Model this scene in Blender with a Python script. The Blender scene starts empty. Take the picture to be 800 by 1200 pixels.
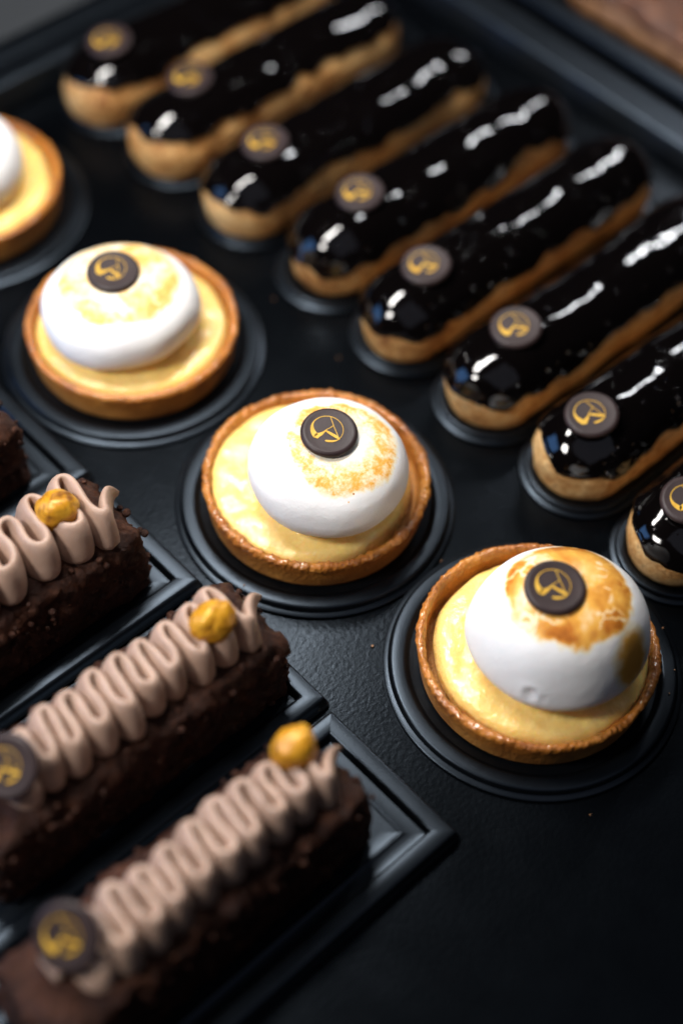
import bpy, math, random
from mathutils import Vector, Matrix, noise

S = 0.01                      # everything below is written in centimetres
PI = math.pi
scene = bpy.context.scene
col = scene.collection

# ------------------------------------------------------------------ camera
cam_d = bpy.data.cameras.new('camera')
cam = bpy.data.objects.new('camera', cam_d)
col.objects.link(cam)
scene.camera = cam
R_ = Vector((0.73150015, -0.68095763, 0.03470207))
U_ = Vector((0.53028448, 0.60016075, 0.59883674))
F_ = Vector((0.42860927, 0.41964720, -0.80011894))
M = Matrix.Identity(4)
for i in range(3):
    M[i][0], M[i][1], M[i][2] = R_[i], U_[i], -F_[i]
M[0][3], M[1][3], M[2][3] = -23.1059 * S, -23.9192 * S, 43.8661 * S
cam.matrix_world = M
cam_d.sensor_fit = 'VERTICAL'
cam_d.sensor_height = 36.0
cam_d.sensor_width = 24.0
cam_d.lens = 55.5
cam_d.clip_start = 0.01
cam_d.clip_end = 20
cam_d.dof.use_dof = True
cam_d.dof.focus_distance = 0.504
cam_d.dof.aperture_fstop = 2.8

# ------------------------------------------------------------------ world and lamps (indoors, display case)
w = bpy.data.worlds.new('World')
scene.world = w
w.use_nodes = True
bg = w.node_tree.nodes['Background']
bg.inputs[0].default_value = (0.55, 0.7, 1.0, 1)
bg.inputs[1].default_value = 0.006


def area(name, loc, target, sx, sy, power, color, longaxis=None):
    d = bpy.data.lights.new(name, 'AREA')
    d.shape = 'RECTANGLE'
    d.size, d.size_y = sx * S, sy * S
    d.energy = power
    d.color = color
    o = bpy.data.objects.new(name, d)
    col.objects.link(o)
    z = (Vector(loc) - Vector(target)).normalized()
    x = Vector(longaxis or (1, 0, 0))
    x = (x - z * x.dot(z)).normalized()
    y = z.cross(x)
    m = Matrix.Identity(4)
    for i in range(3):
        m[i][0], m[i][1], m[i][2], m[i][3] = x[i], y[i], z[i], loc[i] * S
    o.matrix_world = m
    return o


area('case_strip_light', (2, 19, 46), (2, -2, 0), 32, 3.6, 3.4, (1.0, 0.97, 0.93))
area('case_strip_light_far', (60, 21, 46), (24, 0, 0), 20, 2.8, 1.1, (0.95, 0.97, 1.0))
area('case_spot_light', (-44, 12, 52), (0, -2, 1), 12, 12, 3.2, (1.0, 0.965, 0.92))
area('window_light', (-46, 44, 22), (2, 0, 2), 34, 44, 1.5, (0.18, 0.44, 1.0), (0.6, 0.75, 0))
area('camera_side_fill', (-20, -60, 130), (0, 0, 0), 150, 150, 1.5, (0.76, 0.80, 1.0))  # added soft fill above and behind the camera, lifts shaded meringue fronts

vs = scene.view_settings
vs.view_transform = 'Standard'
vs.look = 'None'
vs.gamma = 1.0
vs.exposure = 0.0
vs.use_curve_mapping = False
scene.cycles.use_denoising = True
scene.cycles.max_bounces = 8
scene.cycles.sample_clamp_indirect = 6.0

# ------------------------------------------------------------------ material helpers


class NT:
    def __init__(self, name):
        self.m = bpy.data.materials.new(name)
        self.m.use_nodes = True
        self.t = self.m.node_tree
        self.b = self.t.nodes['Principled BSDF']
        self._co = None

    def n(self, kind, **kw):
        x = self.t.nodes.new(kind)
        for k, v in kw.items():
            setattr(x, k, v)
        return x

    def l(self, a, b):
        self.t.links.new(a, b)

    def co(self):
        if self._co is None:
            tc = self.n('ShaderNodeTexCoord')
            oi = self.n('ShaderNodeObjectInfo')
            mu = self.n('ShaderNodeMath', operation='MULTIPLY')
            self.l(oi.outputs['Random'], mu.inputs[0])
            mu.inputs[1].default_value = 7.3
            ad = self.n('ShaderNodeVectorMath', operation='ADD')
            self.l(tc.outputs['Object'], ad.inputs[0])
            self.l(mu.outputs[0], ad.inputs[1])
            self._co = ad.outputs[0]
            self._raw = tc.outputs['Object']
        return self._co

    def noise(self, scale, detail=4.0, rough=0.55, dist=0.0, co=None):
        """scale in features per centimetre"""
        x = self.n('ShaderNodeTexNoise')
        x.inputs['Scale'].default_value = scale * 100
        x.inputs['Detail'].default_value = detail
        x.inputs['Roughness'].default_value = rough
        x.inputs['Distortion'].default_value = dist
        self.l(co or self.co(), x.inputs['Vector'])
        return x.outputs[0]

    def voro(self, scale, feature='F1', co=None):
        x = self.n('ShaderNodeTexVoronoi', feature=feature)
        x.inputs['Scale'].default_value = scale * 100
        self.l(co or self.co(), x.inputs['Vector'])
        return x.outputs['Distance']

    def ramp(self, fac, stops):
        r = self.n('ShaderNodeValToRGB')
        e = r.color_ramp.elements
        while len(e) < len(stops):
            e.new(0.5)
        for k, (p, c) in enumerate(stops):
            e[k].position = p
            e[k].color = (*c, 1) if len(c) == 3 else c
        self.l(fac, r.inputs[0])
        return r.outputs[0]

    def math(self, op, a, b=None, c=None, clamp=False):
        x = self.n('ShaderNodeMath', operation=op)
        x.use_clamp = clamp
        for k, v in enumerate((a, b, c)):
            if v is None:
                continue
            if isinstance(v, (int, float)):
                x.inputs[k].default_value = v
            else:
                self.l(v, x.inputs[k])
        return x.outputs[0]

    def smooth(self, v, a, b):
        x = self.n('ShaderNodeMapRange', interpolation_type='SMOOTHSTEP')
        self.l(v, x.inputs[0])
        x.inputs[1].default_value = a
        x.inputs[2].default_value = b
        return x.outputs[0]

    def mix(self, f, a, b):
        x = self.n('ShaderNodeMix', data_type='RGBA')
        for k, v in ((0, f), (6, a), (7, b)):
            if isinstance(v, (int, float)):
                x.inputs[k].default_value = v
            elif isinstance(v, tuple):
                x.inputs[k].default_value = (*v, 1)
            else:
                self.l(v, x.inputs[k])
        return x.outputs[2]

    def bump(self, h, dist_cm, strength=1.0, prev=None):
        x = self.n('ShaderNodeBump')
        x.inputs['Strength'].default_value = strength
        x.inputs['Distance'].default_value = dist_cm * S
        self.l(h, x.inputs['Height'])
        if prev:
            self.l(prev, x.inputs['Normal'])
        return x.outputs[0]

    def set(self, **kw):
        for k, v in kw.items():
            s = self.b.inputs[k.replace('_', ' ')]
            if isinstance(v, (int, float)):
                s.default_value = v
            elif isinstance(v, tuple):
                s.default_value = (*v, 1) if len(v) == 3 and s.type == 'RGBA' else v
            else:
                self.l(v, s)
        return self


def m_plastic(name, base, rough, peb=0.0, scale=8.0, spec=0.5):
    t = NT(name)
    t.set(Specular_IOR_Level=spec, Specular_Tint=(0.64, 0.80, 1.0))
    n1 = t.noise(0.5, 5)
    t.set(Base_Color=t.mix(n1, tuple(c * 0.8 for c in base), tuple(c * 1.25 for c in base)),
          Roughness=t.ramp(t.noise(0.7, 3), [(0.3, (rough * 0.92,) * 3), (0.7, (rough * 1.08,) * 3)]))
    if peb:
        h = t.noise(scale, 3, 0.5)
        t.set(Normal=t.bump(h, peb, 0.8))
    return t.m


MAT = {}
MAT['tray'] = m_plastic('black_tray_enamel', (0.0010, 0.0013, 0.0018), 0.26, 0.009, 6.5, 0.135)
MAT['board'] = m_plastic('black_board_plastic', (0.0016, 0.0020, 0.0027), 0.33, 0.003, 18.0, 0.42)
MAT['rim'] = m_plastic('black_tray_rim_enamel', (0.0012, 0.0015, 0.002), 0.38, 0.006, 8.0, 0.55)
MAT['counter'] = m_plastic('grey_counter_metal', (0.040, 0.042, 0.044), 0.4, 0.004, 20.0)

# crust
t = NT('baked_tart_crust')
big = t.noise(0.8, 5)
fin = t.noise(9, 6, 0.75)
colr = t.ramp(t.math('ADD', t.math('MULTIPLY', big, 0.55), t.math('MULTIPLY', fin, 0.45)),
              [(0.34, (0.24, 0.058, 0.006)), (0.50, (0.52, 0.175, 0.018)), (0.66, (0.68, 0.28, 0.040))])
sep = t.n('ShaderNodeSeparateXYZ')
t.co()
t.l(t._raw, sep.inputs[0])
zz = t.math('MULTIPLY', sep.outputs[2], 100)
low = t.math('MULTIPLY', t.smooth(zz, 1.25, 0.35), 0.55)
colr = t.mix(low, colr, (0.56, 0.28, 0.075))
colr = t.mix(t.math('MULTIPLY', t.smooth(t.noise(0.45, 3), 0.45, 0.65), 0.55), colr, (0.25, 0.075, 0.010))
dark = t.math('MULTIPLY', t.smooth(t.noise(5, 3), 0.60, 0.72), 0.6)
colr = t.mix(dark, colr, (0.17, 0.05, 0.012))
ncoat = t.bump(t.noise(5.5, 2, 0.5), 0.06, 0.7)
nb = t.bump(t.noise(11, 6, 0.75), 0.06, 0.8)
nb = t.bump(t.voro(8), 0.05, 0.6, nb)
t.set(Base_Color=colr, Roughness=0.42, Normal=nb, Coat_Weight=t.math('ADD', t.math('MULTIPLY', t.smooth(zz, 0.95, 1.3), 0.65), 0.08),
      Coat_Roughness=0.07, Coat_Normal=ncoat, Coat_IOR=1.6, Subsurface_Weight=0.08, Subsurface_Radius=(0.003, 0.0012, 0.0004))
MAT['crust'] = t.m

# lemon cream
t = NT('lemon_cream')
n1 = t.noise(0.9, 4)
colr = t.ramp(n1, [(0.2, (0.925, 0.615, 0.18)), (0.55, (0.935, 0.65, 0.215)), (0.85, (0.94, 0.68, 0.25))])
nb = t.bump(t.noise(2.6, 4, 0.55, 0.6), 0.07, 0.7)
nb = t.bump(t.noise(8, 3), 0.03, 0.6, nb)
ncoat = t.bump(t.noise(5.5, 3, 0.5, 0.8), 0.06, 0.75)
t.set(Base_Color=colr, Roughness=t.ramp(t.noise(4, 3), [(0.35, (0.20,) * 3), (0.65, (0.34,) * 3)]),
      Normal=nb, Coat_Weight=0.75, Coat_Roughness=0.05, Coat_Normal=ncoat, Subsurface_Weight=0.55, Subsurface_Scale=1.0, Subsurface_Radius=(0.004, 0.0022, 0.0007))
MAT['cream'] = t.m

# choux
t = NT('choux_pastry')
big = t.noise(0.6, 5)
fin = t.noise(3.2, 6, 0.7, 0.6)
colr = t.ramp(t.math('ADD', t.math('MULTIPLY', big, 0.45), t.math('MULTIPLY', fin, 0.55)),
              [(0.36, (0.25, 0.085, 0.020)), (0.47, (0.58, 0.29, 0.088)), (0.60, (0.82, 0.55, 0.245))])
nb = t.bump(t.noise(2.4, 6, 0.65, 1.2), 0.16, 0.75)
colr = t.mix(t.math('MULTIPLY', t.smooth(t.noise(3.2, 5, 0.7), 0.56, 0.70), 0.7), colr, (0.22, 0.075, 0.018))
colr = t.mix(t.math('MULTIPLY', t.smooth(t.voro(4.5), 0.22, 0.06), 0.35), colr, (0.16, 0.05, 0.012))
nb = t.bump(t.noise(14, 4, 0.7), 0.05, 0.7, nb)
t.set(Base_Color=colr, Roughness=0.5, Normal=nb, Subsurface_Weight=0.06, Subsurface_Radius=(0.003, 0.0014, 0.0005))
MAT['choux'] = t.m

# dark glaze
t = NT('dark_chocolate_glaze')
nb = t.bump(t.noise(1.0, 2, 0.4), 0.07, 0.5)
pits = t.smooth(t.voro(2.9), 0.20, 0.02)
gate = t.smooth(t.noise(0.8, 2), 0.44, 0.58)
nb = t.bump(t.math('MULTIPLY', pits, gate), -0.11, 0.9, nb)
t.set(Base_Color=(0.0016, 0.0011, 0.0011), Roughness=0.06, Normal=nb, IOR=1.52)
MAT['glaze'] = t.m

# chocolate disc and gold
t = NT('chocolate_disc')
nb = t.bump(t.noise(10, 4), 0.012, 0.5)
t.set(Base_Color=t.ramp(t.noise(1.2, 4), [(0.3, (0.022, 0.013, 0.013)), (0.7, (0.036, 0.022, 0.022))]), Roughness=0.45, Specular_IOR_Level=0.28, Normal=nb)
MAT['disc'] = t.m
t = NT('gold_print')
t.set(Base_Color=t.ramp(t.noise(3, 3), [(0.3, (0.50, 0.26, 0.015)), (0.7, (0.68, 0.41, 0.05))]), Metallic=0.0, Roughness=0.5, Specular_IOR_Level=0.3)
MAT['gold'] = t.m

# log cake
t = NT('chocolate_nut_coating')
colr = t.ramp(t.math('ADD', t.math('MULTIPLY', t.noise(1.4, 5), 0.6), t.math('MULTIPLY', t.noise(8, 4), 0.4)),
              [(0.36, (0.018, 0.0056, 0.0032)), (0.50, (0.036, 0.0120, 0.0064)), (0.66, (0.095, 0.034, 0.016))])
nb = t.bump(t.noise(5, 6, 0.75), 0.14, 0.85)
t.set(Base_Color=colr, Specular_IOR_Level=0.25, Roughness=t.ramp(t.noise(5, 3), [(0.35, (0.32,) * 3), (0.65, (0.6,) * 3)]), Normal=nb)
MAT['log'] = t.m
t = NT('praline_cream')
nb = t.bump(t.noise(2.2, 4), 0.05, 0.6)
nb = t.bump(t.noise(14, 4, 0.7), 0.014, 0.6, nb)
t.set(Base_Color=t.ramp(t.noise(0.8, 4), [(0.3, (0.36, 0.235, 0.175)), (0.7, (0.47, 0.32, 0.245))]), Roughness=0.5, Normal=nb,
      Subsurface_Weight=0.25, Subsurface_Radius=(0.003, 0.0016, 0.001))
MAT['praline'] = t.m
t = NT('gilded_hazelnut')
nb = t.bump(t.noise(4, 5, 0.6), 0.05, 0.6)
t.set(Base_Color=t.ramp(t.noise(2.0, 5, 0.6, 0.8), [(0.33, (0.22, 0.075, 0.008)), (0.5, (0.60, 0.27, 0.014)), (0.7, (0.76, 0.42, 0.04))]),
      Roughness=0.34, Metallic=0.15, Normal=nb)
MAT['nut'] = t.m
t = NT('brown_far_pastry')
colr = t.ramp(t.noise(0.7, 5), [(0.3, (0.03, 0.008, 0.003)), (0.55, (0.10, 0.030, 0.008)), (0.75, (0.19, 0.065, 0.018))])
t.set(Base_Color=colr, Roughness=0.5, Normal=t.bump(t.noise(3, 5), 0.15, 0.8))
MAT['brown'] = t.m
t = NT('pale_pastry_edge')
t.set(Base_Color=t.ramp(t.noise(1.5, 5), [(0.3, (0.10, 0.038, 0.012)), (0.7, (0.26, 0.125, 0.05))]), Roughness=0.6)
MAT['paleedge'] = t.m


def m_meringue(name, cx, cy, rad, amount, nscale, contrast, wrinkle=0.0, spot=None, speck=0.0, gloss=0.45, inner=0.0, fine=0.35, base=0.0):
    t = NT(name)
    t.co()
    sc = t.n('ShaderNodeVectorMath', operation='SCALE')
    t.l(t._raw, sc.inputs[0])
    sc.inputs[3].default_value = 100
    sp = t.n('ShaderNodeSeparateXYZ')
    t.l(sc.outputs[0], sp.inputs[0])
    dx = t.math('SUBTRACT', sp.outputs[0], cx)
    dy = t.math('SUBTRACT', sp.outputs[1], cy)
    rr = t.math('SQRT', t.math('ADD', t.math('MULTIPLY', dx, dx), t.math('MULTIPLY', dy, dy)))
    wob = t.math('MULTIPLY', t.math('SUBTRACT', t.noise(1.6, 4, 0.6), 0.5), 0.7)
    rr2 = t.math('ADD', rr, wob)
    mask = t.smooth(rr2, rad + 0.14, rad - 0.14)
    top = t.smooth(sp.outputs[2], 0.1, 0.5)
    mask = t.math('MULTIPLY', mask, top)
    if inner:
        mask = t.math('MULTIPLY', mask, t.math('ADD', 0.25, t.math('MULTIPLY', t.smooth(rr2, inner - 0.35, inner + 0.35), 0.75)))
    nn = t.math('ADD', t.math('MULTIPLY', t.noise(nscale, 6, 0.6, 0.8), 1 - fine), t.math('MULTIPLY', t.noise(nscale * 4, 4, 0.6), fine))
    nn = t.smooth(nn, 0.5 - contrast, 0.5 + contrast)
    tv = t.math('MULTIPLY', mask, t.math('ADD', base, t.math('MULTIPLY', nn, amount)))
    rim = t.math('MULTIPLY', t.math('MULTIPLY', t.smooth(rr2, rad - 0.6, rad - 0.1), mask), t.math('MULTIPLY', t.noise(5, 3), amount * 0.45))
    tv = t.math('ADD', tv, rim, clamp=True)
    hgt = t.noise(2.2, 4)
    if wrinkle:
        wv = t.n('ShaderNodeVectorMath', operation='ADD')
        nz = t.n('ShaderNodeTexNoise')
        nz.inputs['Scale'].default_value = 130
        t.l(t.co(), nz.inputs['Vector'])
        ms = t.n('ShaderNodeVectorMath', operation='SCALE')
        t.l(nz.outputs['Color'], ms.inputs[0])
        ms.inputs[3].default_value = 0.012
        t.l(t.co(), wv.inputs[0])
        t.l(ms.outputs[0], wv.inputs[1])
        ed = t.voro(1.15, 'DISTANCE_TO_EDGE', wv.outputs[0])
        ln = t.math('MULTIPLY', t.smooth(ed, 0.075, 0.02), t.smooth(t.noise(0.8, 2), 0.46, 0.56))
        ln = t.math('MULTIPLY', ln, wrinkle)
        tv = t.math('MULTIPLY', tv, t.math('SUBTRACT', 1.0, ln))
        hgt = t.math('ADD', hgt, t.math('MULTIPLY', t.math('MULTIPLY', ln, mask), 1.2))
    if spot:
        ps = t.n('ShaderNodeVectorMath', operation='SUBTRACT')
        t.l(sc.outputs[0], ps.inputs[0])
        ps.inputs[1].default_value = spot[0]
        pm = t.n('ShaderNodeVectorMath', operation='MULTIPLY')
        t.l(ps.outputs[0], pm.inputs[0])
        pm.inputs[1].default_value = spot[1]
        ln_ = t.n('ShaderNodeVectorMath', operation='LENGTH')
        t.l(pm.outputs[0], ln_.inputs[0])
        sv = t.smooth(t.math('ADD', ln_.outputs['Value'], t.math('MULTIPLY', t.math('SUBTRACT', t.noise(1.5, 4), 0.5), 0.9)), 1.15, 0.35)
        tv = t.math('MAXIMUM', tv, t.math('MULTIPLY', sv, spot[2]))
    if speck:
        vv = t.smooth(t.voro(3.2), 0.15, 0.07)
        band = t.math('MULTIPLY', t.smooth(rr, rad - 0.75, rad - 0.2), t.smooth(rr, rad + 0.35, rad + 0.05))
        vv = t.math('MULTIPLY', t.math('MULTIPLY', vv, band), t.math('MULTIPLY', t.smooth(t.noise(1.3, 2), 0.52, 0.6), speck))
        tv = t.math('MAXIMUM', tv, t.math('MULTIPLY', vv, top))
    colr = t.ramp(tv, [(0.0, (0.90, 0.885, 0.88)), (0.18, (0.91, 0.80, 0.58)), (0.42, (0.84, 0.45, 0.085)), (0.70, (0.54, 0.18, 0.025)), (1.0, (0.10, 0.032, 0.01))])
    nb = t.bump(hgt, 0.03, 0.3)
    nb = t.bump(t.noise(12, 5, 0.7), 0.026, 0.55, nb)
    por = t.math('MULTIPLY', t.smooth(t.voro(5), 0.14, 0.05), t.smooth(t.noise(1.1, 2), 0.5, 0.6))
    nb = t.bump(por, -0.035, 0.7, nb)
    t.set(Base_Color=colr, Roughness=t.math('SUBTRACT', 0.46, t.math('MULTIPLY', tv, gloss)), Normal=nb,
          Subsurface_Weight=0.6, Subsurface_Radius=(0.005, 0.0044, 0.0044))
    return t.m


# ------------------------------------------------------------------ mesh helpers
def mesh_obj(name, verts, faces, mat, parent=None, loc=(0, 0, 0), rot=(0, 0, 0), smooth=True, mesh=None):
    if mesh is None:
        mesh = bpy.data.meshes.new(name)
        mesh.from_pydata([(a * S, b * S, c * S) for a, b, c in verts], [], faces)
        mesh.update()
        if smooth:
            mesh.polygons.foreach_set('use_smooth', [True] * len(mesh.polygons))
        mesh.materials.append(mat)
    o = bpy.data.objects.new(name, mesh)
    col.objects.link(o)
    o.parent = parent
    o.location = Vector(loc) * S
    o.rotation_euler = rot
    return o


def thing(name, label, cat, loc, rotz=0.0, group=None, tilt=(0, 0)):
    o = bpy.data.objects.new(name, None)
    o.empty_display_size = 0.01
    col.objects.link(o)
    o.location = Vector(loc) * S
    o.rotation_euler = (tilt[0], tilt[1], rotz)
    return tag(o, label, cat, group)


def tag(o, label, cat, group=None):
    o['label'] = label
    o['category'] = cat
    if group:
        o['group'] = group
    return o


def stitch(rings, cap_first=False, cap_last=False):
    n = len(rings[0])
    v = [p for r in rings for p in r]
    f = []
    for i in range(len(rings) - 1):
        a, b = i * n, (i + 1) * n
        for j in range(n):
            k = (j + 1) % n
            f.append((a + j, a + k, b + k, b + j))
    if cap_first:
        f.append(tuple(range(n - 1, -1, -1)))
    if cap_last:
        f.append(tuple(range((len(rings) - 1) * n, len(rings) * n)))
    return v, f


def rrect(hx, hy, c, nc=10, nx=20, ny=8):
    """rounded rectangle, constant point count, counter-clockwise; corner radius c"""
    c = max(min(c, hx - 1e-4, hy - 1e-4), 1e-4)
    pts = []
    for q, (sx, sy, a0) in enumerate(((1, 1, 0), (-1, 1, 90), (-1, -1, 180), (1, -1, 270))):
        cx, cy = sx * (hx - c), sy * (hy - c)
        for k in range(nc + 1):
            a = math.radians(a0 + 90 * k / nc)
            pts.append((cx + c * math.cos(a), cy + c * math.sin(a)))
        # straight run to the next corner
        nx_, ny_ = ((-1, 1), (-1, -1), (1, -1), (1, 1))[q]
        ex, ey = nx_ * (hx - c), ny_ * (hy - c)
        a1 = math.radians(a0 + 90)
        e = (ex + c * math.cos(a1), ey + c * math.sin(a1))
        s = pts[-1]
        m = nx if q % 2 == 0 else ny
        for k in range(1, m):
            pts.append((s[0] + (e[0] - s[0]) * k / m, s[1] + (e[1] - s[1]) * k / m))
    return pts


def board(name, hx, hy, c, prof, loc, rotz, label, cat, group, nc=10, nx=4, ny=4):
    """moulded board: prof is a list of (inset, z) from the outside to the middle"""
    rings = []
    for d, z in prof:
        rings.append([(x, y, z) for x, y in rrect(hx - d, hy - d, max(c - d, 0.03), nc, nx, ny)])
    v, f = stitch(rings, cap_first=True, cap_last=True)
    o = mesh_obj(name, v, f, MAT['board'], None, loc, (0, 0, rotz))
    sharpen(o)
    return tag(o, label, cat, group)


def sharpen(o, ang=50):
    try:
        o.data.set_sharp_from_angle(angle=math.radians(ang))
    except Exception:
        pass


def displace(o, fn):
    me = o.data
    nrm = [Vector(vn.vector) for vn in me.vertex_normals]
    for vtx, nn in zip(me.vertices, nrm):
        p = vtx.co / S
        d = fn(p, nn)
        if isinstance(d, Vector):
            vtx.co = (p + d) * S
        else:
            vtx.co = (p + nn * d) * S
    me.update()


def nz(p, f, seed=0.0):
    return noise.noise((p[0] * f + seed, p[1] * f + seed * 1.7, p[2] * f - seed))


def fbm(p, f, seed=0.0, oct_=4):
    s, a = 0.0, 1.0
    for k in range(oct_):
        s += a * nz(p, f, seed + k * 11.3)
        f *= 2.0
        a *= 0.5
    return s


def sstep(a, b, x):
    t_ = max(0.0, min(1.0, (x - a) / (b - a)))
    return t_ * t_ * (3 - 2 * t_)


# ------------------------------------------------------------------ setting: counter and tray
def box(name, x0, x1, y0, y1, z0, z1, mat, parent=None):
    v = [(x0, y0, z0), (x1, y0, z0), (x1, y1, z0), (x0, y1, z0), (x0, y0, z1), (x1, y0, z1), (x1, y1, z1), (x0, y1, z1)]
    f = [(3, 2, 1, 0), (4, 5, 6, 7), (0, 1, 5, 4), (1, 2, 6, 5), (2, 3, 7, 6), (3, 0, 4, 7)]
    return mesh_obj(name, v, f, mat, parent, smooth=False)


o = box('counter', -60, 70, -50, 60, -3.5, -0.5, MAT['counter'])
o['kind'] = 'structure'


def tray(x0, x1, y0, y1, flange, label):
    cx, cy, hx, hy = (x0 + x1) / 2, (y0 + y1) / 2, (x1 - x0) / 2, (y1 - y0) / 2
    root = thing('display_tray', label, 'tray', (cx, cy, 0))
    mesh_obj('tray_floor', [(-hx, -hy, 0), (hx, -hy, 0), (hx, hy, 0), (-hx, hy, 0), (-hx, -hy, -0.3), (hx, -hy, -0.3), (hx, hy, -0.3), (-hx, hy, -0.3)],
             [(0, 1, 2, 3), (7, 6, 5, 4), (0, 4, 5, 1), (1, 5, 6, 2), (2, 6, 7, 3), (3, 7, 4, 0)], MAT['tray'], root, smooth=False)
    rings = []
    def prof(W):
        return ((0.02, -0.42), (-0.06, 0.02), (-0.03, 0.12), (-0.08, 0.25), (-0.26, 1.15), (-0.32, 1.24), (-0.42, 1.28), (-0.55, 1.30), (-0.55 - W * 0.45, 1.30),
                (-0.58 - W * 0.45, 1.285), (-0.61 - W * 0.45, 1.30), (-0.40 - W, 1.30),
                (-0.54 - W, 1.26), (-0.60 - W, 1.15), (-0.60 - W, 0.75), (-0.52 - W, 0.70), (-0.46 - W, 0.75), (-0.44 - W, 1.10), (-0.50, 1.10), (-0.26, 0.2), (-0.20, -0.38))
    for (dx, z), (dy, _) in zip(prof(flange[0]), prof(flange[1])):
        rings.append([(x, y, z) for x, y in rrect(hx - dx, hy - dy, 1.2 - dx, 8, 2, 2)])
    v, f = stitch(rings)
    n = len(rings[0])
    L = (len(rings) - 1) * n
    f += [(L + j, L + (j + 1) % n, (j + 1) % n, j) for j in range(n)]
    r = mesh_obj('tray_rim', v, f, MAT['rim'], root)
    sharpen(r, 40)
    return root


tray(-32, 22.85, -32, 23.75, (1.2, 2.3), 'large black tray with raised rim carrying all the pastries')
tray(26.85, 62, -32, 23.55, (0.62, 0.62), 'black tray edge beyond the main tray, top right corner')

# the pastry on the far tray
far = thing('brown_pastry', 'brown baked pastry with pale edge, out of focus on far tray', 'pastry', (32.4, 6.6, 0.03))
rings = []
for d, z in ((0.5, 0), (0.1, 0.2), (0, 0.6), (0.1, 1.0), (0.5, 1.2)):
    rings.append([(x, y, z) for x, y in rrect(4.6 - d, 7.5 - d, 1.0, 8, 20, 30)])
v, f = stitch(rings, True, True)
o = mesh_obj('pastry_base', v, f, MAT['paleedge'], far)
displace(o, lambda p, n: 0.12 * fbm(p, 0.9, 3))
rings = []
for d, z in ((0.5, 1.0), (0.20, 1.1), (0.25, 1.5), (0.7, 1.8), (1.6, 1.95), (2.6, 2.0), (3.6, 2.05)):
    rings.append([(x, y, z) for x, y in rrect(4.6 - d, 7.5 - d, 1.0, 8, 20, 30)])
v, f = stitch(rings, True, True)
o = mesh_obj('pastry_top', v, f, MAT['brown'], far)
displace(o, lambda p, n: 0.25 * fbm(p, 0.8, 9) if p.z > 1.05 else 0.0)

# ------------------------------------------------------------------ chocolate disc with emblem (shared meshes)
def disc_mesh():
    prof = [(0.78, 0.0), (0.88, 0.03), (0.935, 0.10), (0.94, 0.16), (0.91, 0.225), (0.85, 0.262), (0.80, 0.27), (0.76, 0.262), (0.5, 0.26), (0.2, 0.26)]
    n = 64
    rings = [[(r * math.cos(2 * PI * k / n), r * math.sin(2 * PI * k / n), z) for k in range(n)] for r, z in prof]
    return stitch(rings, True, True)


def N(px, py):
    return Vector(((px - 415) / 215 * 0.94, -(py - 210) / 170 * 0.94))


def stroke(V, Fc, pts, widths, z0=0.262, z1=0.272):
    n = len(pts)
    base = len(V)
    for i, p in enumerate(pts):
        a = pts[max(i - 1, 0)]
        b = pts[min(i + 1, n - 1)]
        d = (b - a).normalized()
        q = Vector((-d.y, d.x)) * widths[i] / 2
        for s, z in ((1, z0), (1, z1), (-1, z1), (-1, z0)):
            V.append((p.x + s * q.x, p.y + s * q.y, z))
    for i in range(n - 1):
        a, b = base + i * 4, base + (i + 1) * 4
        for k in range(3):
            Fc.append((a + k, a + k + 1, b + k + 1, b + k))
    Fc.append((base, base + 1, base + 2, base + 3))
    e = base + (n - 1) * 4
    Fc.append((e + 3, e + 2, e + 1, e))


def emblem_mesh():
    V, Fc = [], []
    c = N(398, 203)
    Rr = 0.525

    def arc(a0, a1, n, w0, w1, off=0.0):
        P, W = [], []
        for i in range(n):
            u_ = i / (n - 1)
            a = math.radians(a0 + (a1 - a0) * u_)
            P.append(c + Vector((math.cos(a), math.sin(a))) * (Rr - off))
            W.append(w0 + (w1 - w0) * u_)
        return P, W
    P, W = arc(120, -48, 44, 0.024, 0.018)
    stroke(V, Fc, P, W)
    # crescent: thin at the top left, thick at the lower left, hooking to the middle
    P, W = [], []
    for i in range(30):
        u_ = i / 29
        a = math.radians(120 + 100 * u_)
        wd = 0.03 + 0.155 * sstep(0.15, 0.95, u_)
        P.append(c + Vector((math.cos(a), math.sin(a))) * (Rr - wd / 2 + 0.012))
        W.append(wd)
    hook = [N(333, 243), N(350, 238), N(366, 228), N(380, 217), N(395, 204)]
    for k, hp in enumerate(hook):
        P.append(hp)
        W.append((0.165, 0.13, 0.085, 0.05, 0.028)[k])
    stroke(V, Fc, P, W, 0.2625, 0.2735)
    stroke(V, Fc, [N(395, 204), N(420, 190), N(446, 173)], [0.024, 0.020, 0.020], 0.2622, 0.2745)
    stroke(V, Fc, [N(388, 212), N(405, 220), N(430, 233), N(455, 246), N(478, 258), N(492, 268)],
           [0.04, 0.075, 0.095, 0.105, 0.085, 0.03], 0.2621, 0.2755)
    stroke(V, Fc, [N(424, 114), N(446, 173), N(470, 226), N(488, 266)], [0.020, 0.020, 0.020, 0.024], 0.2627, 0.2765)
    stroke(V, Fc, [N(384, 281), N(392, 282), N(410, 284), N(440, 284), N(465, 279), N(492, 266)],
           [0.02, 0.065, 0.085, 0.07, 0.045, 0.02], 0.2626, 0.275)
    return V, Fc


_v, _f = disc_mesh()
DISC = bpy.data.meshes.new('chocolate_disc')
DISC.from_pydata([(a * S, b * S, c * S) for a, b, c in _v], [], _f)
DISC.polygons.foreach_set('use_smooth', [True] * len(DISC.polygons))
DISC.materials.append(MAT['disc'])
_v, _f = emblem_mesh()
EMB = bpy.data.meshes.new('emblem')
EMB.from_pydata([(a * S, b * S, c * S) for a, b, c in _v], [], _f)
EMB.materials.append(MAT['gold'])
SCREEN = math.radians(-43.0)      # turns the emblem upright for someone standing at the counter front


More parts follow.
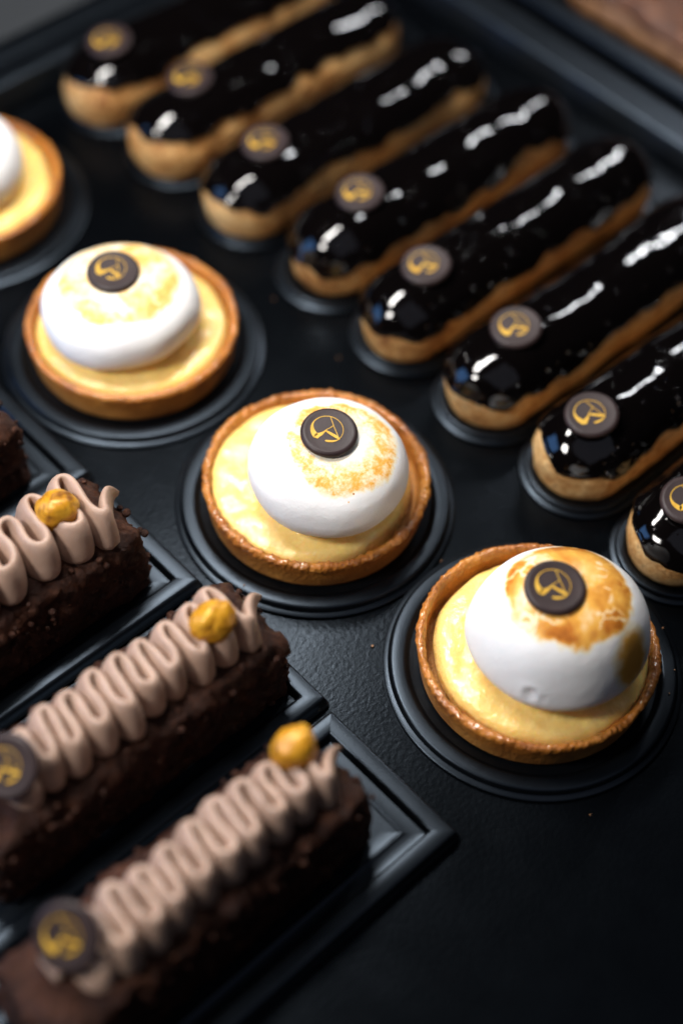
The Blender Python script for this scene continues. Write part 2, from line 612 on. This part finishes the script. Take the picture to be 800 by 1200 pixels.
def add_disc(parent, loc, spin=0.0, tilt=(0, 0)):
    o = mesh_obj('chocolate_disc', None, None, None, parent, loc, mesh=DISC)
    # tilt = (amount, azimuth of the direction the face leans to)
    amt, az = tilt
    q = Matrix.Rotation(amt, 3, Vector((-math.sin(az), math.cos(az), 0))) @ Matrix.Rotation(SCREEN + math.radians(spin), 3, 'Z')
    o.rotation_euler = q.to_euler()
    mesh_obj('emblem', None, None, None, o, mesh=EMB)
    return o


# ------------------------------------------------------------------ tarts on round boards
ROUND = [(0.10, 0.0), (0.0, 0.03), (0.0, 0.085), (0.03, 0.11), (0.13, 0.115), (0.17, 0.13), (0.22, 0.30), (0.26, 0.335), (0.32, 0.345),
         (0.62, 0.345), (0.68, 0.335), (0.73, 0.30), (0.82, 0.20), (0.88, 0.175), (1.5, 0.17)]
RB = 4.86


def tart(loc, label, seed, fill_off, fill_r, fill_z, mer, mer_mat, disc, rotz=0.0, rim_amp=1.0, dents=()):
    root = thing('lemon_meringue_tart', label, 'tart', (loc[0], loc[1], 0.185), 0.0, 'lemon meringue tarts on round boards')
    # crust -----------------------------------------------------------
    prof = [(3.55, 0.0), (3.66, 0.03), (3.71, 0.12)]
    prof += [(3.71 + 0.16 * k / 9, 0.12 + 1.02 * k / 9) for k in range(1, 10)]
    prof += [(3.885, 1.22), (3.87, 1.30), (3.82, 1.36), (3.76, 1.385), (3.70, 1.38), (3.645, 1.35), (3.60, 1.28), (3.575, 1.18), (3.555, 1.0), (3.54, 0.8), (3.52, 0.55), (3.4, 0.5)]
    n = 640
    rings = [[(r * math.cos(2 * PI * k / n), r * math.sin(2 * PI * k / n), z) for k in range(n)] for r, z in prof]
    v, f = stitch(rings, True, True)
    o = mesh_obj('crust', v, f, MAT['crust'], root)

    def cr(p, nn):
        rim = sstep(0.95, 1.25, p.z)
        a = math.atan2(p.y, p.x)
        d = 0.05 * nz((math.cos(a) * 2, math.sin(a) * 2, 0.3), 1.0, seed) + 0.02 * fbm(p, 1.5, seed + 5)
        d += rim * rim_amp * (0.034 * fbm(p, 3.4, seed + 9, 3) + 0.042 * nz(p, 6.5, seed) + 0.026 * nz(p, 12, seed))
        if p.z < 0.2:
            d *= 0.3
        dv = nn * d
        dv.z += rim * 0.10 * nz((math.cos(a) * 1.2, math.sin(a) * 1.2, 0), 1.0, seed + 31)
        return dv
    displace(o, cr)
    # filling ----------------------------------------------------------
    n = 160
    rings = []
    mx, my = mer['c']
    for k in range(40):
        u_ = k / 39
        ring = []
        for j in range(n):
            a = 2 * PI * j / n
            re = fill_r + 0.10 * nz((math.cos(a) * 1.6, math.sin(a) * 1.6, 0), 1.0, seed + 2) + 0.05 * nz((math.cos(a) * 4, math.sin(a) * 4, 0), 1.0, seed + 4)
            r = re * (1 - u_) if k else re * 1.0
            x, y = fill_off[0] + r * math.cos(a), fill_off[1] + r * math.sin(a)
            # keep inside the shell
            rl = math.hypot(x, y)
            if rl > 3.57:
                x, y = x * 3.57 / rl, y * 3.57 / rl
            e = (re - r)
            z = fill_z - 0.42 * math.exp(-e / 0.11)
            dm = math.hypot(x - mx, y - my)
            z += 0.24 * math.exp(-max(0, dm - mer['R'] * 0.72) / 0.5) + 0.09 * fbm((x, y, 0), 0.8, seed + 7, 3) + 0.02 * nz((x, y, 0), 3.5, seed)
            ring.append((x, y, z))
        if k == 0:
            rings.append([(x, y, z - 0.25) for x, y, z in ring])
        rings.append(ring)
    v, f = stitch(rings, False, True)
    mesh_obj('lemon_filling', v, f, MAT['cream'], root)
    # meringue ----------------------------------------------------------
    Rm, h1, h0, ex, zc = mer['R'], mer['up'], mer['down'], mer['ex'], mer['z']
    n, m = 160, 90
    rings = []
    for k in range(m + 1):
        th = -PI / 2 + PI * (k + 0.15) / (m + 0.3)
        c_, s_ = math.cos(th), math.sin(th)
        if s_ >= 0:
            e = ex
            r = Rm * abs(c_) ** (2 / e)
            z = h1 * abs(s_) ** (2 / e)
            r *= 1 - mer.get('taper', 0.0) * (z / h1)
        else:
            e = mer.get('exl', 2.2)
            r = Rm * abs(c_) ** (2 / e)
            z = -h0 * abs(s_) ** (2 / e)
        rings.append([(r * math.cos(2 * PI * j / n), r * math.sin(2 * PI * j / n), z) for j in range(n)])
    v, f = stitch(rings, True, True)
    o = mesh_obj('meringue', v, f, mer_mat, root, (mx, my, zc))

    def mr(p, nn):
        d = mer.get('lump', 0.12) * (nz(p, 0.26, seed + 13) + 0.30 * nz(p, 0.6, seed + 14)) + 0.010 * nz(p, 1.6, seed + 15) + 0.005 * nz(p, 4.5, seed + 16)
        la = mer.get('lobes', (0, 0, 0, 0))
        az = math.atan2(p.y, p.x)
        rr_ = math.hypot(p.x, p.y) / Rm
        d += Rm * rr_ * (la[0] * math.cos(az - la[1]) + la[2] * math.cos(2 * (az - la[3])))
        for (q, rad, dep) in dents:
            dd = (p - Vector(q)).length
            d -= dep * math.exp(-(dd / rad) ** 2)
            d += dep * 0.4 * math.exp(-((dd - rad * 1.5) / (rad * 0.6)) ** 2)
        q_ = nn * d
        q_.y += mer.get('shear', 0.0) * p.z
        return q_
    displace(o, mr)
    # tip the whole blob slightly
    o.rotation_euler = (mer.get('tx', 0), mer.get('ty', 0), 0)
    add_disc(root, (disc[0], disc[1], disc[2]), disc[3], (disc[4], disc[5]))
    return root


TARTS = [
    dict(loc=(0.75, -9.61), what='in front, with deep amber toasting', brd='round black board under the amber toasted front tart'),
    dict(loc=(0.0, 0.0), what='', brd=''),
    dict(loc=(-0.2, 9.8), what='', brd=''),
    dict(loc=(-0.45, 20.2), what='', brd=''),
]
BRD = ['round black board under the nearest tart with amber toasted meringue',
       'round black board under the middle tart with finely speckled meringue',
       'round black board under the tart with wide flattened meringue',
       'round black board under the tart cut by the left picture edge']
for tt, lab in zip(TARTS, BRD):
    board('round_board', RB, RB, RB, ROUND, (tt['loc'][0], tt['loc'][1], 0.02), 0, lab, 'cake board', 'round boards under the tarts', nc=30, nx=1, ny=1)

# local frame of the viewer on the table plane: right = (.73,-.68), away = (.70,.72)
tart(TARTS[0]['loc'], 'nearest lemon tart with tall meringue toasted deep amber and brown side spot', 3.1, (0.12, -0.12), 3.46, 1.25,
     dict(c=(0.12, -0.46), R=2.80, up=2.42, down=1.2, ex=2.7, exl=2.3, z=2.36, taper=0.18, lump=0.18, lobes=(0.02, -0.9, 0.035, -0.75)),
     m_meringue('meringue_amber', 0.15, 0.05, 1.92, 0.60, 0.62, 0.24, wrinkle=0.55, gloss=0.5, fine=0.14, base=0.20,
                spot=((0.50, -2.50, 0.85), (1.20, 1.20, 0.66), 0.52)),
     (-0.20, -0.22, 4.70, 0, 0.08, math.radians(225)),
     dents=(((-2.5, -1.15, 0.35), 0.20, 0.10), ((-2.35, -1.5, 0.30), 0.14, 0.06)))
tart(TARTS[1]['loc'], 'middle lemon tart with smooth round meringue lightly speckled gold', 7.7, (-0.20, 0.12), 3.46, 1.30,
     dict(c=(-0.26, -0.86), R=2.62, up=1.42, down=1.75, ex=2.75, exl=2.0, z=2.82, taper=0.07, lump=0.26, shear=0.12, lobes=(0.03, -1.3, 0.055, -0.75), tx=0.04, ty=-0.03),
     m_meringue('meringue_speckled', 0.30, -0.22, 1.78, 0.42, 2.4, 0.20, speck=0.85, gloss=0.2, inner=0.9, base=0.07),
     (-0.14, -0.66, 4.19, 0, 0.10, math.radians(245)), rim_amp=1.5)
tart(TARTS[2]['loc'], 'lemon tart with wide flattened meringue toasted in pale orange patches', 12.9, (0.0, 0.0), 3.52, 1.28,
     dict(c=(-0.55, 0.05), R=2.75, up=1.45, down=1.3, ex=2.6, exl=2.3, z=2.35, taper=0.04, lump=0.26, shear=0.05, lobes=(0.02, -0.6, 0.04, -0.75)),
     m_meringue('meringue_patchy', 0.2, 0.0, 2.12, 0.42, 0.8, 0.20, gloss=0.25, fine=0.25, base=0.06),
     (-0.42, 0.22, 3.78, -8, 0.08, math.radians(225)), rim_amp=0.8)
tart(TARTS[3]['loc'], 'lemon tart cut off by the left picture edge', 21.4, (0.0, 0.0), 3.52, 1.28,
     dict(c=(-0.28, -0.12), R=2.66, up=1.7, down=1.4, ex=2.3, exl=2.3, z=2.4, taper=0.05, lump=0.1),
     m_meringue('meringue_edge', 0, 0, 1.7, 0.45, 1.0, 0.18, gloss=0.25),
     (-0.28, -0.08, 4.07, 0, 0.05, math.radians(225)), rim_amp=0.8)

# ------------------------------------------------------------------ eclairs on long boards
ECL = [  # v, u front, u end, disc u, disc v offset, spin, seed, board label, eclair label
    (21.45, 5.9, 19.8, 8.1, 0.10, 20),
    (17.15, 5.9, 19.9, 9.2, 0.55, 8),
    (12.5, 5.9, 20.3, 8.9, 0.25, 12),
    (7.9, 6.5, 20.6, 9.65, 0.25, 14),
    (3.6, 6.1, 20.9, 8.9, 0.20, 18),
    (-0.8, 6.2, 20.6, 9.05, 0.20, 18),
    (-5.2, 6.25, 20.4, 7.96, 0.05, 24),
    (-9.75, 5.9, 20.3, 7.75, 0.10, 24),
]
ORD = ['first', 'second', 'third', 'fourth', 'fifth', 'sixth', 'seventh', 'eighth']
EL = ['chocolate eclair farthest back, partly cut by the top picture edge',
      'second chocolate eclair from the back, wide golden side strip showing',
      'third chocolate eclair from the back of the row',
      'fourth chocolate eclair from the back of the row',
      'fifth chocolate eclair from the back of the row',
      'third chocolate eclair from the near end of the row',
      'chocolate eclair next to last at the near end, with wavy glaze edge',
      'nearest chocolate eclair, mostly cut off by the right picture edge']
BL = ['long black board under the eclair farthest back',
      'long black board under the second eclair from the back',
      'long black board under the third eclair from the back',
      'long black board under the fourth eclair from the back',
      'long black board under the fifth eclair from the back',
      'long black board under the third eclair from the near end',
      'long black board under the next to last eclair at the near end',
      'long black board under the nearest eclair at the right picture edge']
PILL = [(0.09, 0.0), (0.0, 0.03), (0.0, 0.085), (0.03, 0.11), (0.11, 0.115), (0.15, 0.13), (0.19, 0.28), (0.23, 0.305), (0.28, 0.31),
        (0.42, 0.31), (0.47, 0.30), (0.52, 0.26), (0.58, 0.19), (0.64, 0.175), (1.2, 0.17)]


def stadium(hx, r, nc=22, nx=70):
    """spine points and outward normals of a stadium outline"""
    a = hx - r
    out = []
    for k in range(nc + 1):
        t_ = -PI / 2 + PI * k / nc
        out.append((a, 0, math.cos(t_), math.sin(t_)))
    for k in range(1, nx):
        out.append((a - 2 * a * k / nx, 0, 0, 1))
    for k in range(nc + 1):
        t_ = PI / 2 + PI * k / nc
        out.append((-a, 0, math.cos(t_), math.sin(t_)))
    for k in range(1, nx):
        out.append((-a + 2 * a * k / nx, 0, 0, -1))
    return out


def eclair(i, v0, u0, u1, du, dv, spin):
    seed = 4.7 * i + 1.3
    hx = (u1 - u0) / 2
    cx = (u0 + u1) / 2
    root = thing('chocolate_eclair', EL[i], 'eclair', (cx, v0, 0.19), 0.0, 'chocolate eclairs in a row')
    rv = random.Random(int(seed * 31))
    r0 = 1.80 * rv.uniform(0.96, 1.04)
    H = 2.55 * rv.uniform(0.96, 1.03)
    bend = rv.uniform(-0.16, 0.16)
    st = stadium(hx, r0)

    def prof(t_):
        """t 0 = crest, 1 = widest, 2 = foot; returns (rho, z)"""
        t_ = max(0.0, min(t_, 1.9999))
        if t_ <= 1:
            a = PI / 2 * (1 - t_)
            return r0 * math.cos(a) ** 0.92, 1.0 + (H - 1.0) * math.sin(a) ** 0.95
        a = PI / 2 * (t_ - 1)
        return r0 * (0.80 + 0.20 * math.cos(a) ** 0.8), 1.0 - 1.0 * math.sin(a)

    def wob(x, y, z):
        p = (x, y, z)
        return 0.11 * nz(p, 0.28, seed) + 0.055 * nz(p, 0.75, seed + 3)

    def pt(s, t_, off):
        rho, z = prof(t_)
        rho2, z2 = prof(min(t_ + 0.01, 2))
        dr, dz = rho2 - rho, z2 - z
        l_ = math.hypot(dr, dz) or 1
        nr, nzv = -dz / l_, dr / l_
        sx, sy, nx_, ny_ = s
        x, y = sx + nx_ * rho, sy + ny_ * rho
        o_ = off + wob(x, y, z) * (0.25 if t_ > 1.8 else 1)
        y += bend * ((x / hx) ** 2 - 0.4)
        return (x + nx_ * nr * o_, y + ny_ * nr * o_, max(z + nzv * o_, 0.0))
    K = 34
    rings = [[pt(s, 2.0 * k / K + 0.001, 0.0) for s in st] for k in range(6, K + 1)]
    vv, ff = stitch(rings, False, True)
    o = mesh_obj('choux_shell', vv, ff, MAT['choux'], root)
    displace(o, lambda p, n: 0.045 * fbm(p, 1.3, seed + 21, 3) - 0.05 * max(0.0, nz((p.x * 0.6, p.y, p.z * 2.2), 1.6, seed + 25) - 0.15) if p.z > 0.1 else 0.0)
    # glaze --------------------------------------------------------------
    low = {0: -0.14, 1: -0.14, 2: -0.05, 6: 0.04}.get(i, 0.0)
    te = []
    for s in st:
        x, y = s[0] + s[2] * r0, s[3] * r0
        e = 0.76 + low + 0.16 * nz((x, y, 0), 0.45, seed + 8) + 0.13 * nz((x, y, 0), 1.1, seed + 2) + 0.04 * nz((x, y, 0), 2.6, seed + 5)
        if s[2] < -0.2:
            e += 0.02
        te.append(e)
    K = 36
    rings = []
    for k in range(K + 5):
        ring = []
        for s, e in zip(st, te):
            if k <= K:
                t_ = 0.001 + e * k / K
                lip = 0.045 * math.exp(-((e - t_) / 0.05) ** 2)
                ring.append(pt(s, t_, 0.13 + lip))
            else:
                q = (k - K) / 4
                ring.append(pt(s, e + 0.05 * math.sin(PI / 2 * q), 0.175 * math.cos(PI / 2 * q) - 0.03 * q))
        rings.append(ring)
    vv, ff = stitch(rings)
    o = mesh_obj('chocolate_glaze', vv, ff, MAT['glaze'], root)
    # close the crest
    import bmesh
    bm = bmesh.new()
    bm.from_mesh(o.data)
    bmesh.ops.remove_doubles(bm, verts=bm.verts, dist=0.012 * S)
    bm.to_mesh(o.data)
    bm.free()
    displace(o, lambda p, n: 0.055 * nz(p, 0.45, seed + 40) + 0.030 * nz(p, 1.15, seed + 44) + 0.003 * nz(p, 3, seed + 47))
    rho, z = prof(0.05)
    add_disc(root, (du - cx, dv, H + 0.135 + wob(du - cx, dv, H) - abs(dv) * 0.08), spin, (0.14, math.radians(180)))
    return root


for i, e in enumerate(ECL):
    board('eclair_board', 7.75, 2.17, 2.17, PILL, (13.55 + (0.0 if i != 7 else -0.3), e[0], 0.02), 0, BL[i], 'cake board', 'long boards under the eclairs', nc=16, nx=4, ny=1)
    eclair(i, *e)

# ------------------------------------------------------------------ chocolate logs on rectangular boards
RECT = [(0.10, 0.0), (0.0, 0.03), (0.0, 0.09), (0.03, 0.115), (0.06, 0.13), (0.13, 0.42), (0.17, 0.47), (0.23, 0.485), (0.62, 0.485), (0.68, 0.47), (0.72, 0.42),
        (0.80, 0.20), (0.88, 0.185), (1.20, 0.18), (1.24, 0.19), (1.27, 0.215), (1.31, 0.215), (1.34, 0.19), (1.38, 0.18), (1.8, 0.18)]
RL = ['rectangular black board under the log cake at the left edge, behind the others',
      'rectangular black board under the second log cake from the back',
      'rectangular black board under the log cake between the two nearest nuts',
      'rectangular black board under the nearest log cake, long edge bare']
RL[2] = 'rectangular black board under the second nearest log cake'
LL = ['chocolate log cake at the left picture edge with only its rough end showing',
      'chocolate log cake with large cream folds and pointed cream tail beside a hazelnut',
      'chocolate log cake second from the front, disc cut by the left picture edge',
      'nearest chocolate log cake, out of focus, with whole disc in the bottom left corner']
LOGS = [  # board v centre, board u end, log v, log u far end, log length, disc u, seed
    (8.72, -5.10, 8.75, -6.75, 11.2, -15.6, 2.2),
    (2.70, -5.18, 2.62, -6.35, 11.2, -15.4, 5.9),
    (-3.41, -5.10, -3.45, -5.65, 11.2, -14.55, 9.4),
    (-9.42, -5.28, -8.95, -7.35, 11.2, -16.3, 15.3),
]
_nut = None


def log_cake(i, bv, bu, lv, lu, L, du, seed):
    board('rectangular_board', 7.5, 2.91, 0.14, RECT, (bu - 7.5, bv, 0.02), 0, RL[i], 'cake board', 'rectangular boards under the log cakes', nc=6, nx=2, ny=2)
    cx = lu - L / 2
    root = thing('chocolate_log_cake', LL[i], 'cake', (cx, lv, 0.205), 0.0, 'chocolate log cakes')
    hx, hy = L / 2, 1.72
    prof = [(0.20, 0.0), (0.06, 0.06), (0.0, 0.2)] + [(0.0 + 0.10 * k / 16, 0.2 + 2.25 * k / 16) for k in range(1, 17)]
    prof += [(0.14, 2.60), (0.20, 2.74), (0.30, 2.87), (0.44, 2.96), (0.6, 3.0), (0.8, 3.02), (1.0, 3.03), (1.2, 3.03), (1.4, 3.03), (1.6, 3.03)]
    rings = [[(x, y, z) for x, y in rrect(hx - d, hy - d, max(0.45 - d, 0.08), 8, 120, 36)] for d, z in prof]
    vv, ff = stitch(rings, True, True)
    o = mesh_obj('log_body', vv, ff, MAT['log'], root)

    def lg(p, n):
        d = 0.16 * fbm(p, 0.55, seed, 2) + 0.14 * fbm(p, 1.6, seed + 5, 3)
        c = nz(p, 3.2, seed + 17)
        d += 0.22 * max(0.0, c - 0.10)
        return d * sstep(0.0, 0.3, p.z)
    displace(o, lg)
    # chopped nut pieces stuck in the coating (uncountable)
    rnd = random.Random(int(seed * 100))
    V, Fc = [], []
    for _ in range(230):
        face = rnd.random()
        if face < 0.42:
            c = Vector((rnd.uniform(-hx + .3, hx - .3), -hy + rnd.uniform(0.0, 0.1), rnd.uniform(0.2, 2.7)))
        elif face < 0.60:
            c = Vector((rnd.uniform(-hx + .3, hx - .3), hy - rnd.uniform(0.0, 0.1), rnd.uniform(0.2, 2.7)))
        elif face < 0.86:
            c = Vector((rnd.choice((-1, 1, 1)) * (hx - rnd.uniform(0.0, 0.1)), rnd.uniform(-hy + .2, hy - .2), rnd.uniform(0.2, 2.8)))
        else:
            c = Vector((rnd.uniform(-hx + .3, hx - .3), rnd.choice((-1, 1)) * rnd.uniform(1.0, hy - .15), rnd.uniform(2.85, 3.0)))
        s = rnd.uniform(0.09, 0.24)
        b = len(V)
        rm = Matrix.Rotation(rnd.uniform(0, 6), 3, Vector((rnd.uniform(-1, 1), rnd.uniform(-1, 1), rnd.uniform(-1, 1) + .01)).normalized())
        for dx in (-1, 1):
            for dy in (-1, 1):
                for dz in (-1, 1):
                    q = Vector((dx * s * rnd.uniform(.5, 1), dy * s * rnd.uniform(.5, .9), dz * s * rnd.uniform(.4, .8)))
                    V.append(tuple(c + rm @ q))
        for fc in ((0, 1, 3, 2), (4, 6, 7, 5), (0, 4, 5, 1), (2, 3, 7, 6), (0, 2, 6, 4), (1, 5, 7, 3)):
            Fc.append(tuple(b + k for k in fc))
    o = mesh_obj('nut_pieces', V, Fc, MAT['log'], root)
    o['kind'] = 'stuff'
    md = o.modifiers.new('round', 'SUBSURF')
    md.levels = md.render_levels = 1
    # piped ribbon ---------------------------------------------------------
    x_far = hx - 0.1
    x_near = (du - cx) - 0.9
    P_ = 0.93 if i != 1 else 1.25
    Amp = 0.86 if i != 1 else 1.02
    path = []
    t_, per = 0.0, 0.0
    total = x_far - 1.0 - x_near
    nper = math.floor(total / P_) + 0.75
    NS = int(nper * 48)
    rnd2 = random.Random(int(seed * 77))
    amps = [Amp * rnd2.uniform(0.82, 1.14) for _ in range(60)]
    jit = [rnd2.uniform(-0.11, 0.11) * P_ for _ in range(60)]
    for k in range(NS + 1):
        ph = 2 * PI * nper * k / NS
        lobe = int(ph / PI)
        amp = amps[lobe]
        x = x_near + total * k / NS - (0.10 + 0.05 * nz((ph * 0.4, 9, 0), 1, seed)) * P_ * math.sin(2 * ph) + 0.05 * nz((ph * 0.5, 0, 0), 1, seed) + jit[lobe] * math.sin(ph) ** 2
        y = amp * math.sin(ph) + 0.10 * nz((ph * 0.3, 5, 0), 1, seed)
        path.append((x + 0.10 * y, y, 1.0))
    # tail running out to a point
    lx, ly, _ = path[-1]
    for k in range(1, 19):
        q = k / 18
        path.append((lx + 1.25 * q ** 1.25, ly + (0.15 - ly) * (1 - (1 - q) ** 1.6), 1.0 - 0.90 * q ** 2.4))
    Hc = 1.36 if i != 1 else 1.48
    ns = 22
    rings = []
    npth = len(path)
    for k, (x, y, hs) in enumerate(path):
        a, b = path[max(k - 1, 0)], path[min(k + 1, npth - 1)]
        d = Vector((b[0] - a[0], b[1] - a[1])).normalized()
        nn = Vector((-d.y, d.x))
        ring = []
        head = sstep(20, 62, k) * 0.55 + 0.45
        for j in range(ns):
            g = 2 * PI * j / ns
            zc_, sc_ = math.cos(g), math.sin(g)
            hh = 0.5 + 0.5 * zc_              # 0 foot, 1 top edge
            wd = (0.37 - 0.205 * hh ** 0.7) * (0.35 + 0.65 * hs)
            side = wd * math.copysign(abs(sc_) ** 0.7, sc_)
            out = 0.82 + 0.34 * (1 - hh) ** 0.9 - 0.16 * sstep(0.25, 0.0, hh)
            yy = y * out
            z = Hc * hs * head * (0.5 + 0.5 * math.copysign(abs(zc_) ** 0.8, zc_))
            z += (0.16 * nz((k * 0.045, 2, 0), 1, seed) + 0.05 * nz((k * 0.2, 4, 0), 1, seed)) * hh * hs
            ring.append((x + nn.x * side + 0.16 * hh + 0.10 * hh * nz((k * 0.03, 7, 0), 1, seed), yy + nn.y * side, 2.93 + z - 0.12 * (1 - hh) * (y / Amp) ** 2))
        rings.append(ring)
    vv, ff = stitch(rings, True, True)
    o = mesh_obj('cream_ribbon', vv, ff, MAT['praline'], root)
    # hazelnut ----------------------------------------------------------------
    n, m = 40, 26
    rings = []
    for k in range(m + 1):
        th = -PI / 2 + PI * (k + 0.2) / (m + 0.4)
        rings.append([(0.70 * math.cos(th) * math.cos(2 * PI * j / n), 0.66 * math.cos(th) * math.sin(2 * PI * j / n),
                       0.70 * math.sin(th) + (0.10 if th > 1.2 else 0) * (th - 1.2)) for j in range(n)])
    vv, ff = stitch(rings, True, True)
    nut = mesh_obj('hazelnut', vv, ff, MAT['nut'], root, (NUT[i][0] - cx, NUT[i][1] - lv, NUT[i][2] - 0.205), (0.5 + i, 0.7 * i, 1.3 * i))
    displace(nut, lambda p, q: 0.12 * nz(p, 1.3, seed + 50) - 0.06 * (1 - min(1.0, 6 * abs(nz((p.x, p.y, p.z * 0.25), 1.7, seed + 53))))  + 0.02 * nz(p, 5, seed))
    # leaning disc ----------------------------------------------------------------
    add_disc(root, (du - cx - 0.25, DISCV[i] - lv, 4.15), 15, (math.radians(38), math.radians(200)))
    return root


NUT = [(-8.6, 8.7, 4.5), (-8.55, 2.62, 4.45), (-7.62, -3.72, 4.45), (-8.62, -8.42, 4.45)]
DISCV = [8.7, 2.6, -3.55, -8.55]
for i, a in enumerate(LOGS):
    log_cake(i, *a)

# ------------------------------------------------------------------ a few pale crumbs on the boards and the tray
rnd = random.Random(5)
V, Fc = [], []
spots = [(4.86, -11.6), (3.9, -12.9), (5.0, -9.2), (3.1, -13.35), (-3.3, -7.2), (-3.5, -11.8), (-4.3, -1.2), (-3.7, -2.9), (-2.6, -5.6), (1.5, -4.7), (4.6, 1.2), (-1.8, -14.4), (-4.4, 1.8), (5.2, 4.4), (5.4, 8.3)]
for (cx, cy) in spots:
    zt = 0.03
    for tt in TARTS:
        dd = math.hypot(cx - tt['loc'][0], cy - tt['loc'][1])
        if dd < 4.7:
            zt = 0.385 if dd > 4.2 else 0.21
    s_ = rnd.uniform(0.022, 0.045)
    b = len(V)
    for k in range(8):
        V.append((cx + s_ * (1 if k & 1 else -1) * rnd.uniform(.5, 1), cy + s_ * (1 if k & 2 else -1) * rnd.uniform(.5, 1), zt + s_ * (0.8 if k & 4 else -0.5)))
    for fc in ((0, 2, 3, 1), (4, 5, 7, 6), (0, 1, 5, 4), (2, 6, 7, 3), (0, 4, 6, 2), (1, 3, 7, 5)):
        Fc.append(tuple(b + k for k in fc))
o = mesh_obj('crumbs', V, Fc, MAT['paleedge'], None, smooth=False)
tag(o, 'tiny pale crumbs scattered over the boards and tray', 'crumbs')
o['kind'] = 'stuff'
